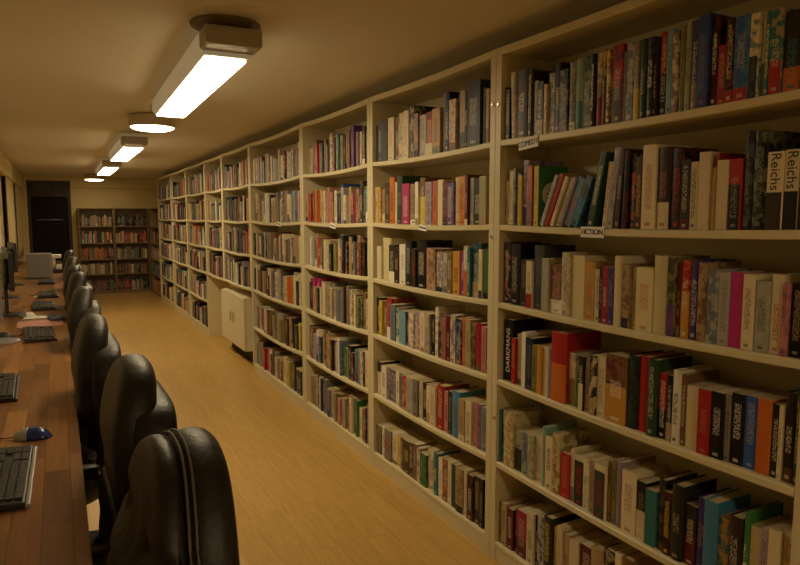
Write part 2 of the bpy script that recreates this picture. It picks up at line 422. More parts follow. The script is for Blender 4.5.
# ------------------------------------------------------------------ books
C = dict(black=(.008,.007,.007), charcoal=(.022,.020,.019), grey=(.20,.18,.16), slate=(.045,.05,.058), palegrey=(.42,.40,.36), white=(.78,.73,.62),
    cream=(.68,.58,.38), ivory=(.66,.58,.33), tan=(.40,.28,.15), brown=(.17,.085,.035), darkbrown=(.038,.020,.012), maroon=(.11,.012,.014), red=(.38,.018,.014),
    crimson=(.34,.012,.035), magenta=(.42,.02,.16), pink=(.52,.20,.19), rose=(.33,.12,.12), orange=(.58,.15,.025), amber=(.56,.28,.045), yellow=(.62,.48,.06),
    olive=(.22,.20,.055), sage=(.34,.36,.22), green=(.05,.18,.05), darkgreen=(.022,.055,.028), teal=(.03,.15,.16), aqua=(.24,.44,.38), lightblue=(.17,.33,.42),
    blue=(.035,.085,.33), sky=(.06,.22,.38), navy=(.015,.022,.07), indigo=(.055,.035,.19), purple=(.14,.05,.20), lilac=(.32,.25,.32), mauve=(.26,.14,.18), bluegrey=(.15,.19,.24))
WORD = dict(palegrey='pale grey', darkbrown='dark brown', darkgreen='dark green', lightblue='light blue', sky='sky blue', bluegrey='blue-grey')
LIGHT = {'white','cream','ivory','tan','palegrey','yellow','sage','aqua','pink','amber','lilac','lightblue'}
def lum(c): return .2*c[0]+.7*c[1]+.1*c[2]

def book_geo(w, h, d, hard):
    """cover and page block; origin at the foot of the spine's middle, x into the shelf, y across, z up"""
    t = .0028 if hard else .0012
    if hard: outer = [(d, -w/2), (.006, -w/2), (.0015, -w/2+.002), (-.0012, -w/4), (-.002, 0), (-.0012, w/4), (.0015, w/2-.002), (.006, w/2), (d, w/2)]
    else: outer = [(d, -w/2), (.002, -w/2), (.0004, -w/2+.0012), (0, -w/4), (0, 0), (0, w/4), (.0004, w/2-.0012), (.002, w/2), (d, w/2)]
    n = len(outer); inner = []
    for (x, y) in outer:
        inner.append((max(x, t*.9) if x < d else d, max(-w/2+t, min(w/2-t, y))))
    inner = [(x if x == d else x+t, y) for x, y in inner]
    V_, F_, UV_ = [], [], []
    for z in (0, h):
        for p in outer: V_.append((p[0], p[1], z))
        for p in inner: V_.append((p[0], p[1], z))
    off = -2.0
    for i in range(n-1):
        F_.append((i, i+2*n, i+1+2*n, i+1))
        if 2 <= i <= n-4: # spine faces
            ua = .5-outer[i][1]/w; ub = .5-outer[i+1][1]/w
            UV_.append(((ua, 0), (ua, 1), (ub, 1), (ub, 0)))
        else: UV_.append(((off, 0),)*4)
        F_.append((n+i, n+i+1, 3*n+i+1, 3*n+i)); UV_.append(((off, 0),)*4)
        F_.append((i, i+1, n+i+1, n+i)); UV_.append(((off, 0),)*4)
        F_.append((2*n+i, 3*n+i, 3*n+i+1, 2*n+i+1)); UV_.append(((off, 0),)*4)
    for i in (0, n-1):
        F_.append((i, n+i, 3*n+i, 2*n+i) if i == 0 else (i, 2*n+i, 3*n+i, n+i)); UV_.append(((off, 0),)*4)
    k = .0035 if hard else .0004
    x0 = (.005 if hard else .0022)+t; x1 = d-(k+.0005); y = w/2-t-.0001; z0, z1 = k, h-k
    P_ = [(x0,-y,z0),(x1,-y,z0),(x1,y,z0),(x0,y,z0),(x0,-y,z1),(x1,-y,z1),(x1,y,z1),(x0,y,z1)]
    PF = [(0,3,2,1),(4,5,6,7),(0,1,5,4),(1,2,6,5),(2,3,7,6),(3,0,4,7)]
    return V_, F_, UV_, P_, PF

def fill(me, attrs, uvs=None):
    if uvs is not None:
        ul = me.uv_layers.new(name='UVMap'); flat = [c for f in uvs for p in f for c in p]; ul.data.foreach_set('uv', flat)
    for nm, vals in attrs.items():
        a = me.attributes.new(nm, 'FLOAT_COLOR', 'CORNER')
        a.data.foreach_set('color', vals)

def book_colours(b):
    r = random.Random(b['seed']); cn = b['c'].split('|'); c1 = C[cn[0]]; j = 1+r.uniform(-.12, .12)
    c1 = tuple(min(.8, x*j) for x in c1)
    c3 = C[cn[1]] if len(cn) > 1 else c1; bot = b.get('f', .5) if len(cn) > 1 else -1.
    if len(cn) == 1 and r.random() < .22:
        bot = r.choice((.12, .16, .28)); c3 = C[r.choice(('black', 'cream', 'tan', 'brown', 'grey', 'white', 'navy'))]
        if b.get('plain'): bot = -1.
    if lum(c1) > .16: c2 = C[r.choice(('black', 'darkbrown', 'red', 'maroon', 'navy', 'brown', 'charcoal'))]
    else: c2 = C[r.choice(('cream', 'cream', 'white', 'yellow', 'palegrey', 'tan'))]
    if b.get('t'): c2 = C[b['t']]
    al = 0. if (b.get('t') is False or r.random() < .08) else r.uniform(.40, .85)
    t0 = r.uniform(.16, .4); t1 = r.uniform(.62, .93)
    c4 = C[r.choice(list(C))]; pic = 0.
    if 'p' in b: c4 = C[b['p']]; pic = .85
    elif r.random() < .3 and not b.get('plain'): pic = r.uniform(.3, .7)
    pg = r.choice(((.58, .47, .27), (.62, .52, .32), (.52, .40, .21), (.66, .58, .40)))
    return (*c1, 1), (*c2, al), (*c3, 1), (*c4, 1), (bot, t0, t1, pic), (*pg, 1)

def ordn(n):
    if 10 <= n % 100 <= 20: return '%dth' % n
    return '%d%s' % (n, {1: 'st', 2: 'nd', 3: 'rd'}.get(n % 10, 'th'))

BOOKS = []       # every book: mtx, w, h, d, hard, c, label words
SAGS = {}
def put(bay, row, yc, w, h, c, lean=0, back=.02, n=0, **kw):
    a, e, r0, s = BAYS[bay]
    z0 = ZS[row]; yc_ = yc
    y0, y1 = a+PT, e-PT; t = min(1, max(0, (yc-y0)/(y1-y0)))
    ts = [min(1, max(0, (yc+q-y0)/(y1-y0))) for q in (-w/2, 0, w/2)]
    ss = 0 if row == 0 else s
    z = z0+max(sag(q, ss) for q in ts)+.0008+w/2*abs(math.sin(lean))
    BOOKS.append(dict(bay=bay, row=row, M=Matrix.Translation((D+back, yc, z)) @ Matrix.Rotation(lean, 4, 'X'), w=w, h=h, d=min(.205, h*rnd.uniform(.62, .68)),
                      hard=kw.pop('hard', h > .225 and rnd.random() < .7), c=c, n=n, lean=lean, seed=rnd.random(), pos=Vector((D, yc, z)), **kw))

def row_px(bay, row, x0, spec):
    """far to near: each entry (x at its right edge, colour, y of its top, options)"""
    zs = ZS[row]; n = 0; xl = x0
    near = BAYS[bay][0]+PT+.001; far = BAYS[bay][1]-PT-.001
    ycur = far
    for e in spec:
        xr, c, yt = e[:3]; kw = dict(e[3]) if len(e) > 3 else {}
        gap = kw.pop('gap', 0)
        if gap: xl += gap
        yline = lambda x: 217+(H-zs)/H*.787*(x-57)
        back = rnd.uniform(.012, .028)+kw.pop('in_', 0)
        ya = on_x(xl, yline(xl), D+.02).y; yb = on_x(xr, yline(xr), D+.02).y
        ya = min(ya, ycur); 
        if yb < near or ya-yb < .006: 
            xl = xr
            if yb < near: 
                yb = near
                if ya-yb < .012: break
            else: continue
        xm = (xl+xr)/2; h = (yline(xm)-yt)/(.543*(xm-57))*1.02 if yt else rnd.uniform(.18, .24)
        w = ya-yb-.0008; h = max(.15, min(.275, h)); n += 1
        # a very thick block in the photo is still one volume, thick ones get the hard cover
        lean = R(kw.pop('lean', 0))
        if abs(lean) > 0: w = w*math.cos(lean)-.001
        put(bay, row, (ya+yb)/2, w, h, c, lean, back, n, **kw)
        ycur = yb; xl = xr

o_ = lambda **k: k
row_px(0, 5, 500, [(506,'charcoal',95),(510.5,'black',96),(517.5,'cream',80,o_(lean=-2.5,t='red',gap=2)),(528,'slate',78,o_(p='maroon')),(533,'darkbrown',77),(537,'palegrey',87),(544,'charcoal',88,o_(t='cream')),(547,'cream',90),
 (553,'grey',79,o_(p='palegrey')),(560,'black|purple',70,o_(f=.25,t='cream')),(568,'charcoal',76,o_(p='grey')),(575,'grey',69,o_(p='sage')),(582,'sage|teal',66,o_(f=.4,p='aqua')),(590,'darkgreen',63,o_(t='cream',p='olive')),(594,'black',61),
 (600,'tan|red',60,o_(f=.4,p='cream')),(605,'yellow|brown',56,o_(f=.5,p='charcoal')),(611,'brown',57,o_(p='yellow')),(621,'red|charcoal',52,o_(f=.46,p='maroon')),(624,'grey',58),(632,'bluegrey',50,o_(p='palegrey',t='cream')),(639,'grey|yellow',49,o_(f=.4,t='cream')),
 (646,'darkgreen',47,o_(t='cream')),(654,'black',45,o_(t='white',p='slate')),(656,'darkbrown',45),(665,'red|charcoal',40,o_(f=.5,t='cream')),(671,'lightblue',38,o_(plain=1)),(677,'mauve',41,o_(p='cream')),(683,'olive',34,o_(plain=1)),(688,'sage',30,o_(plain=1)),
 (696,'indigo|tan',29,o_(f=.3,t='cream')),(707,'blue',24,o_(p='indigo',t='lilac')),(715,'black',26,o_(t='white',p='maroon')),(724,'crimson|charcoal',52,o_(f=.02,hard=False)),(733,'black|red',28,o_(f=.15,t='cream')),(748,'blue|red',26,o_(f=.15,t='cream',p='sky')),
 (757,'cream|charcoal',24,o_(f=.5,t='grey',p='sky')),(763,'cream|olive',22,o_(f=.4)),(768,'teal',22,o_(plain=1)),(781,'teal|red',20,o_(f=.4,t='cream',p='tan')),(799,'charcoal|orange',21,o_(f=.3,t='teal',p='darkbrown')),(811,'brown',18)])
row_px(0, 4, 501, [(507,'cream',183,o_(plain=1)),(512,'cream',173,o_(plain=1)),(514.5,'sage',171),(518,'bluegrey',175),(521.5,'yellow',177,o_(plain=1)),(527,'lilac',163),(532,'orange|mauve',168,o_(f=.4,p='pink')),(534,'lilac',168),(538.5,'yellow',168,o_(plain=1,cover='green')),
 (544.5,'palegrey',174,o_(lean=24,gap=2)),(549,'red',173,o_(lean=24,plain=1,t=False)),(553,'cream',175,o_(lean=24)),(558,'ivory',177,o_(lean=24,t='brown')),(562,'lilac',176,o_(lean=24)),(570,'bluegrey',177,o_(lean=24,p='sky')),(577,'sky',175,o_(lean=24,p='slate')),
 (594,'darkgreen',154,o_(lean=13,gap=10.5,plain=1)),(605,'cream',163,o_(lean=6,t='black',gap=6.5)),(611,'palegrey',150,o_(lean=6,p='lilac')),(619,'darkbrown',151,o_(lean=4,gap=2.5)),(626,'black',152,o_(lean=2,p='maroon',gap=2.5)),(633,'black',155,o_(p='orange',gap=2.5)),(640,'darkbrown',158,o_(t='amber')),
 (655,'cream',147,o_(gap=1.5,t='red',plain=1)),(668,'darkbrown|cream',149,o_(f=.33,t='rose')),(680,'black',150,o_(t='red',p='maroon')),(688.5,'charcoal|maroon',161,o_(f=.15)),(696.5,'cream',163,o_(plain=1,t='black')),(707.5,'cream',154,o_(t=False,plain=1)),(713,'cream',168,o_(t=False,plain=1)),
 (716,'red',155,o_(plain=1)),(728,'cream',162,o_(t=False,plain=1)),(740.5,'red|black',161,o_(f=.64,t='palegrey')),(750,'charcoal',135,o_(t='grey',hard=True)),(763.5,'black',135,o_(t='sage',hard=True)),(780,'cream|darkbrown',155,o_(f=.48,hard=False,t=False,read='Reichs')),(795,'cream|black',153,o_(f=.48,hard=False,t=False,read='Reichs')),(811,'sage|black',150,o_(f=.5))])
row_px(0, 3, 502.5, [(510,'black',243,o_(t='sage')),(519,'black',244,o_(t='cream')),(526,'charcoal',259,o_(t='grey')),(532,'cream|red',260,o_(f=.3,t='charcoal')),(542,'slate',245,o_(plain=1,t='grey',hard=True)),(549,'palegrey',257,o_(p='sage')),(561.5,'brown',263,o_(p='rose')),(569,'cream',251,o_(p='palegrey')),
 (582,'ivory',254,o_(plain=1,t=False)),(592,'amber',260,o_(p='tan')),(598,'cream',267),(602,'charcoal',265),(608,'crimson',264,o_(plain=1)),(614,'indigo',265,o_(t='lilac')),(622,'cream',254,o_(plain=1,t=False)),(629,'tan',262,o_(p='brown')),(636,'cream',265,o_(t='slate')),(653,'ivory',265,o_(t='orange',plain=1)),
 (666,'ivory',254,o_(t=False,plain=1,hard=True)),(674,'olive|purple',255,o_(f=.4,p='charcoal')),(678,'maroon',261),(687.5,'red|amber',259,o_(f=.6,p='orange')),(696.5,'indigo',259,o_(plain=1,hard=True)),(705,'brown',261,o_(p='tan',t='tan',hard=True)),(717,'bluegrey',268,o_(p='palegrey')),(728.5,'palegrey',271,o_(t='slate')),
 (741.5,'magenta',271,o_(plain=1,t=False)),(753,'cream',273,o_(plain=1,t='brown')),(768,'sage',280,o_(p='palegrey',t='slate')),(780,'cream',274,o_(t='red')),(787,'pink',282,o_(p='rose')),(800,'black',283,o_(t='cream')),(811,'charcoal',280)])
row_px(0, 2, 502.5, [(511,'black',319,o_(t=False,plain=1,hard=False,read='DARKMANS')),(515,'red',337,o_(plain=1)),(520,'tan',333),(525,'white',331,o_(t=False,plain=1)),(532.5,'navy',336,o_(t='grey')),(537,'olive',343),(541,'amber',344),(548,'cream',345,o_(plain=1)),(551,'lilac',346),
 (566.5,'red|orange',330,o_(f=.55,hard=True,t=False)),(573,'ivory|olive',350,o_(f=.5)),(579,'olive|green',358,o_(f=.6)),(584,'charcoal|cream',353,o_(f=.5)),(590,'tan',355),(596,'charcoal',352,o_(p='cream')),(605,'cream',353,o_(plain=1)),(626,'brown|amber',352,o_(f=.55,p='maroon',hard=False)),(636,'charcoal',352,o_(p='darkgreen',hard=True)),
 (646.5,'red',353,o_(plain=1,hard=True,t=False)),(655.5,'darkgreen',356,o_(plain=1,hard=True)),(664,'red|black',370,o_(f=.45)),(670,'black',372),(678,'white',367,o_(plain=1,hard=True)),(683,'brown',371),(696.5,'cream',383,o_(t='yellow')),(709,'red',386,o_(t='pink',plain=1)),(722,'black',389,o_(t='white',plain=1)),(728,'grey',391),
 (741,'black',391,o_(t='white',plain=1)),(754,'blue',394,o_(t='palegrey',plain=1)),(768,'orange',397,o_(t='amber',plain=1)),(776,'charcoal',402,o_(t='white')),(780,'cream',403),(791,'darkbrown',391,o_(t='white',hard=True)),(803,'darkgreen',388,o_(hard=True,plain=1)),(811,'black',395)])
row_px(0, 1, 495, [(501,'sky',408,o_(p='teal')),(504.5,'sage',409),(513.5,'ivory',412,o_(p='tan',hard=True)),(521,'sage|charcoal',430,o_(f=.55)),(528,'bluegrey',432,o_(p='sage')),(533,'sage',434),(541,'cream',435,o_(t='black')),(545,'aqua',425,o_(plain=1,hard=True)),(552,'cream',435,o_(plain=1)),(559,'ivory',432,o_(p='olive',hard=True)),
 (568.5,'red',451,o_(t='pink',plain=1)),(572.5,'cream',447),(582,'cream|charcoal',454,o_(f=.9)),(588,'cream',456,o_(t='brown')),(594,'tan',458),(605,'cream|slate',462,o_(f=.88)),(609,'brown',459),(614,'olive',458),(620.5,'lilac',459,o_(hard=True)),(634.5,'cream',469,o_(plain=1,t='brown')),(644,'black|cream',479,o_(f=.5)),(655,'teal',487,o_(plain=1)),
 (662,'darkbrown',477,o_(hard=True)),(670,'black',489,o_(p='maroon')),(681.5,'charcoal',482,o_(hard=True,plain=1)),(693,'charcoal|maroon',503,o_(f=.5,t='cream')),(702,'indigo',496,o_(hard=True)),(715,'sky',498,o_(hard=True,plain=1,t=False)),(727,'teal',516,o_(p='amber')),(740,'darkbrown',514,o_(hard=True)),(745,'green|white',510,o_(f=.4)),(757,'ivory|slate',526,o_(f=.25)),
 (765,'lilac',527),(777,'cream',528,o_(plain=1)),(791,'cream|orange',536,o_(f=.5))])
row_px(0, 0, 488.5, [(493,'grey',502),(497,'palegrey',503),(502,'sage',504),(507,'tan',505),(513,'maroon',511,o_(plain=1)),(516,'black',512),(526,'crimson|maroon',514,o_(f=.4,plain=1)),(533,'cream',515,o_(t='black')),(536,'black',518),(543,'palegrey',519,o_(p='slate')),(551,'charcoal',519,o_(hard=True)),(557,'yellow',530),(562,'cream',528),(568,'tan',536),
 (577,'cream',543),(590,'maroon|tan',549,o_(f=.5)),(600,'tan',550),(612,'black',553),(620,'cream',556),(630,'brown',560),(640,'tan',0),(652,'charcoal',0),(663,'cream',0),(676,'sage',0),(688,'black',0),(702,'red',0),(715,'tan',0),(730,'cream',0),(745,'navy',0),(760,'tan',0),(775,'grey',0),(790,'brown',0),(805,'cream',0)])
row_px(1, 5, 373.5, [(378,'charcoal',131),(382,'slate',127),(388,'charcoal',124,o_(p='slate')),(394,'cream',122,o_(plain=1)),(399,'brown',121,o_(p='maroon',gap=.6)),(404,'cream',117),(409.5,'cream',115,o_(plain=1)),(414,'black',110,o_(hard=True)),(418,'grey',117,o_(p='pink')),(424.5,'palegrey',118,o_(p='sage')),(432,'crimson',115,o_(p='maroon')),(441,'amber',112,o_(gap=1,p='tan')),(446,'grey',98,o_(hard=True)),(450,'black',97,o_(hard=True)),
 (456.5,'cream',104,o_(p='pink')),(460,'slate',99),(465,'tan',96),(468,'black',97),(481,'navy',88,o_(p='charcoal',hard=True)),(483.5,'grey',94),(487,'tan',95)])
row_px(1, 4, 375, [(381,'amber',189,o_(p='cream')),(384,'tan',190),(389,'charcoal',184),(394,'orange',179,o_(plain=1)),(396,'cream',183),(401.5,'darkgreen',177,o_(hard=True)),(409,'magenta',184,o_(plain=1)),(416,'tan',184,o_(p='olive')),(419,'white',182),(424.5,'brown|yellow',178,o_(f=.6)),(431,'lilac',182),(436.5,'orange',181,o_(p='rose')),(442.5,'cream',180,o_(plain=1,t=False)),(447,'maroon',182,o_(p='brown')),(454,'purple',183,o_(p='bluegrey')),
 (458.5,'cream',178),(465,'amber',177,o_(p='orange')),(468,'maroon',176),(472,'sage',179),(480,'charcoal',180,o_(p='navy')),(487,'sage',178)])
row_px(1, 3, 377.5, [(382,'cream',246,o_(plain=1)),(389.5,'ivory',238,o_(plain=1,t=False,hard=True)),(395,'charcoal',244),(400,'darkbrown',246),(406,'white',243,o_(t='brown')),(412,'black',240,o_(hard=True)),(416,'darkbrown',247,o_(t='red')),(425.5,'black',239,o_(hard=True,t='cream')),(429,'pink',246),(436,'tan',247,o_(p='brown')),(442,'lilac',250,o_(p='cream')),(447,'palegrey',251,o_(p='tan')),(452,'brown',251,o_(p='olive')),(459,'amber',250,o_(plain=1)),(464,'purple',250,o_(p='magenta')),
 (468,'cream|orange',245,o_(f=.5)),(471,'teal',247),(479,'navy',243,o_(p='teal')),(482.5,'cream',249),(487,'green',250,o_(t=False))])
row_px(1, 2, 375.5, [(380,'charcoal',297),(382.5,'yellow',300,o_(plain=1)),(386,'brown',300),(391,'red',297,o_(p='rose')),(396,'bluegrey',303),(399,'teal',306),(405.5,'lightblue',309,o_(plain=1,t=False)),(409,'charcoal',310),(414,'cream',311,o_(p='lilac')),(420,'lilac',310,o_(p='cream')),(425,'cream',310),(430,'palegrey',311,o_(p='tan')),(434,'darkbrown',312),(437.5,'white',305,o_(t=False,hard=True)),(442,'charcoal',319),(446,'rose',316),(450,'maroon',314),
 (455,'lilac',313,o_(p='cream')),(461,'navy',317,o_(p='bluegrey')),(465,'orange',316),(470,'sage',318),(475,'olive',322,o_(p='maroon')),(482,'crimson',322,o_(hard=True)),(487,'pink',326)])
row_px(1, 1, 377.5, [(381.5,'charcoal|cream',362,o_(f=.7)),(386.5,'white',366),(395,'lilac',369,o_(p='slate')),(399,'cream',371),(403,'bluegrey',372),(407,'red',374),(413.5,'palegrey',376),(418,'grey',378),(421.5,'cream',380),(426,'black',382,o_(hard=True)),(430,'cream',384),(436,'cream',385,o_(plain=1)),(443,'red',384,o_(plain=1,hard=True)),(447,'pink',390),(451.5,'charcoal',390),(459,'sky',390,o_(hard=True,plain=1)),(465,'tan',398),(471,'cream',400,o_(t='brown')),(476,'pink',402,o_(t='brown')),
 (480,'mauve',404),(487,'bluegrey',408)])
row_px(1, 0, 375.5, [(382,'olive',427),(385.5,'white',429),(392,'grey',432,o_(p='brown')),(397,'cream',435),(400,'yellow',438),(403,'maroon',440),(410,'darkbrown',443),(413,'black',445),(417.5,'brown',446),(420.5,'cream',450),(427,'green',456,o_(p='darkgreen')),(433.5,'cream',452),(438,'teal',455,o_(hard=True)),(442,'white',460),(448,'brown',462,o_(p='orange')),(451.5,'cream',464),(456,'darkgreen',467),(463,'tan',470,o_(hard=True)),(467,'cream',472),(473,'black',477),(479,'charcoal',479),(483,'black',481),(487,'charcoal',482)])
def row_seq(bay, row, cols, lo=.175, hi=.25, fillto=1.):
    a, e = BAYS[bay][0]+PT+.002, BAYS[bay][1]-PT-.002
    y = e-rnd.uniform(.0, .05); span = (y-a)*fillto; n = 0
    ws = [rnd.uniform(.7, 1.35) for _ in cols]; k = span/sum(ws); hh = .2
    for c, w in zip(cols, ws):
        w = w*k; n += 1
        hh = hh if rnd.random() < .35 else rnd.uniform(lo, hi)
        put(bay, row, y-w/2, w-.001, hh+rnd.uniform(-.004, .004), c, 0, rnd.uniform(.01, .035), n)
        y -= w
SEQ = {(2,5):'tan cream red crimson olive slate grey cream maroon palegrey teal tan amber black purple mauve purple brown',
 (2,4):'tan red maroon brown orange amber tan pink brown cream navy blue cream grey pink pink charcoal aqua', (2,3):'lilac white brown red darkgreen cream tan charcoal olive cream charcoal black black navy maroon charcoal brown',
 (2,2):'charcoal magenta magenta cream sage tan cream brown tan bluegrey grey black orange cream palegrey olive darkgreen cream', (2,1):'black lilac white navy maroon brown amber maroon white bluegrey green black maroon sky cream cream',
 (2,0):'tan olive black navy grey bluegrey tan olive pink tan brown black green brown maroon charcoal', (3,5):'cream cream lilac cream charcoal cream cream ivory palegrey olive cream cream black cream mauve cream grey cream',
 (3,4):'black olive amber tan aqua green white charcoal cream tan amber cream grey lilac cream sky blue pink mauve', (3,3):'charcoal grey brown slate palegrey cream rose brown grey cream mauve cream brown cream charcoal tan ivory',
 (3,2):'charcoal slate palegrey charcoal tan cream olive grey cream palegrey grey cream orange tan cream charcoal grey', (3,1):'brown rose maroon cream charcoal brown tan palegrey olive brown charcoal amber tan yellow olive',
 (3,0):'grey sage maroon crimson red black grey tan brown cream yellow olive charcoal black palegrey'}
for (bb, rr), s in SEQ.items():
    cs = []
    for c in s.split():
        cs.append(c)
        if rnd.random() < (.75 if bb == 2 else .95): cs.append(rnd.choice((c, 'cream', 'grey', 'tan', 'charcoal', 'brown', 'palegrey')))
    row_seq(bb, rr, cs)
PAL = ('cream cream cream white ivory tan grey palegrey charcoal black black slate brown darkbrown maroon red slate navy bluegrey olive sage rose pink lilac amber orange darkgreen teal mauve white').split()
for bb in range(4, 9):
    for rr in range(BAYS[bb][2], 6):
        L = BAYS[bb][1]-BAYS[bb][0]-2*PT; n = int(L/.034)
        row_seq(bb, rr, [rnd.choice(PAL) for _ in range(n)], .165, .25, rnd.uniform(.85, 1.))
# brown bookcases' books
def brown_rows(M0, W, rows):
    for r, (z, pal) in enumerate(zip(ZB, rows)):
        y = W-.024; 
        while y > .05:
            w = rnd.uniform(.018, .04); c = rnd.choice(pal.split())
            BOOKS.append(dict(bay=99, row=r, M=M0 @ Matrix.Translation((.02+rnd.uniform(0, .02), y-w/2, z+.001)), w=w-.001, h=rnd.uniform(.16, .22), d=.13, hard=False, c=c, n=0, lean=0, seed=rnd.random(), pos=(M0 @ Vector((0, y, z)))))
            y -= w
            if rnd.random() < .04: y -= .04
ROWS_L = ['charcoal grey maroon darkbrown crimson palegrey', 'olive tan cream cream brown cream', 'orange red orange rose brown tan', 'cream pink orange bluegrey teal green charcoal', 'sage tan cream charcoal black amber']
ROWS_R = ['charcoal cream palegrey brown slate red', 'tan darkbrown cream rose brown maroon grey', 'cream olive grey tan teal ivory', 'ivory orange tan rose red red pink', 'charcoal black slate charcoal grey black']
for (_, x1, W), rr in zip(BRN, (ROWS_L, ROWS_R)):
    brown_rows(Matrix.Translation((x1, YB-.285, 0)) @ Matrix.Rotation(R(90), 4, 'Z'), W, rr)
brown_rows(Matrix.Translation((D+.004, 12.16, 0)), 1.30, ['tan brown orange cream', 'teal grey bluegrey sage', 'cream tan amber grey', 'brown tan rose maroon', 'brown grey maroon olive'])

ci = co.matrix_world  # camera is unparented and unrotated by constraints
Rm = (Matrix.Translation(co.location) @ co.rotation_euler.to_matrix().to_4x4()).inverted()
def inframe(p):
    q = Rm @ p
    if q.z > -.1: return False
    x = 400+F*q.x/-q.z; y = 282.5-F*q.y/-q.z
    return -10 < x < 812 and -8 < y < 573
def area(b):
    ctr = b['pos']+Vector((0, 0, b['h']*.5)); top = b['pos']+Vector((0, 0, b['h']))
    if not (inframe(ctr) or inframe(top)): return -1
    d = (ctr-Vector((0, 0, H))); k = d.normalized().x
    return b['w']*b['h']*k/d.length_squared
for b in BOOKS: b['area'] = area(b)
BOOKS = [b for b in BOOKS if b['area'] > 0]
order = sorted([b for b in BOOKS if b['bay'] in (0, 1)], key=lambda b: -b['area'])[:300]
chosen = {id(b) for b in order}
ROWN = ['bottom shelf', 'fifth shelf', 'fourth shelf', 'third shelf', 'second shelf', 'top shelf']
def const(v, n): return list(v)*n
bulk = dict(V=[], F=[], UV=[], M=[], c1=[], c2=[], c3=[], c4=[], par=[])
for b in BOOKS:
    V_, F_, UV_, P_, PF = book_geo(b['w'], b['h'], b['d'], b['hard'])
    c1, c2, c3, c4, par, pg = book_colours(b)
    if id(b) in chosen:
        cw = ' and '.join(WORD.get(x, x) for x in b['c'].split('|'))
        size = ('tall ' if b['h'] > .24 and '|' not in b['c'] else 'short ' if b['h'] < .185 else '')+('thick ' if b['w'] > .042 else 'slim ' if b['w'] < .018 else '')
        lab = '%s%s book%s, %s from left on %s of the %s' % (size, cw, ' leaning right' if b['lean'] > R(3) else ' leaning' if b['lean'] else '', ordn(b['n']), ROWN[b['row']], BNAME[b['bay']])
        t = empty('book', (0, 0, 0), label=lab, cat='book', group='books on the %s of the %s' % (ROWN[b['row']], BNAME[b['bay']]))
        t.matrix_world = b['M']
        me = bpy.data.meshes.new('cover'); me.from_pydata(V_, [], F_); nl = len(me.loops)
        # a front cover of another colour than the spine
        cc1 = const(c1, nl)
        if b.get('cover'):
            gc = (*C[b['cover']], 1)
            for pi, p in enumerate(me.polygons):
                if abs(p.normal.y) > .9 and UV_[pi][0][0] < -.5:
                    for li in p.loop_indices: cc1[li*4:li*4+4] = gc
        fill(me, dict(c1=cc1, c2=const(c2, nl), c3=const(c3, nl), c4=const(c4, nl), par=const(par, nl)), UV_)
        link('cover', me, M['cover'], t)
        mp_ = bpy.data.meshes.new('pages'); mp_.from_pydata(P_, [], PF); nl = len(mp_.loops)
        fill(mp_, dict(c1=const(pg, nl)))
        link('pages', mp_, M['pages'], t)
        if b.get('read') == 'Reichs':
            text_mesh('Reichs', .036, 'title', M['ink'], t, Matrix.Translation((-.0006, 0, b['h']*.745)) @ DOWN, .0003)
        elif b.get('read'):
            text_mesh('DARKMANS', .034, 'title', M['paper'], t, Matrix.Translation((-.0006, 0, b['h']*.5)) @ Matrix.Rotation(math.pi, 4, 'X') @ DOWN, .0003)
        if b.get('cover'):
            bm = bmesh.new(); lathe(bm, [(.047, -.0004), (.047, .0002)], 28, (.066, -b['w']/2-.0008, b['h']*.52), 'Y'); from_bm('cover_disc', bm, M['paper'], t)
            bm = bmesh.new()
            for k, (zz, ww) in enumerate(((.018, .035), (.004, .055), (-.010, .05), (-.022, .03))):
                bx(bm, .066-ww/2, .066+ww/2, -b['w']/2-.0020, -b['w']/2-.0013, b['h']*.52+zz-.004, b['h']*.52+zz+.003)
            from_bm('cover_print', bm, M['redink'], t)
    else:
        for (vv, ff, uu, mi, cc) in ((V_, F_, UV_, 0, c1), (P_, PF, [((-2., 0),)*4]*6, 1, pg)):
            o = len(bulk['V']); bulk['V'] += [tuple(b['M'] @ Vector(v)) for v in vv]
            bulk['F'] += [tuple(i+o for i in f) for f in ff]; bulk['UV'] += uu; bulk['M'] += [mi]*len(ff)
            nl = sum(len(f) for f in ff)
            bulk['c1'] += const(cc, nl); bulk['c2'] += const(c2, nl); bulk['c3'] += const(c3, nl); bulk['c4'] += const(c4, nl); bulk['par'] += const(par, nl)
me = bpy.data.meshes.new('books'); me.from_pydata(bulk['V'], [], bulk['F'])
fill(me, {k: bulk[k] for k in ('c1', 'c2', 'c3', 'c4', 'par')}, bulk['UV'])
ob = link('books', me, M['cover']); me.materials.append(M['pages']); me.polygons.foreach_set('material_index', bulk['M'])
tag(ob, 'rows of mixed coloured books filling the farther bookcases along the room', 'books', kind='stuff')

# ------------------------------------------------------------------ low cabinet in the niche
t = empty('cabinet', (D-.004, 6.27, 0), label='low cream metal cabinet with two oval pulls, under the short bookcases', cat='cabinet')
box('body', .02, .24, 0, .99, .13, .665, M['cab'], t, .012)
for k in (0, 1):
    d_ = box('door', 0, .0185, .004+k*.493, .493+k*.493, .135, .66, M['cab'], t, .006)
    bm = bmesh.new(); lathe(bm, [(.028, -.0065), (.028, -.003), (.024, -.0005)], 20, (0, 0, 0), 'X')
    for v in bm.verts: v.co = Vector((v.co.x-.001, v.co.y*.9+(.43 if k == 0 else .56), v.co.z*2.0+.42))
    from_bm('handle', bm, M['ochre'], d_)
box('shadow_block', .10, .22, .03, .96, 0, .1295, M['rubber'], t)  # black block put in for the shadow under the cabinet

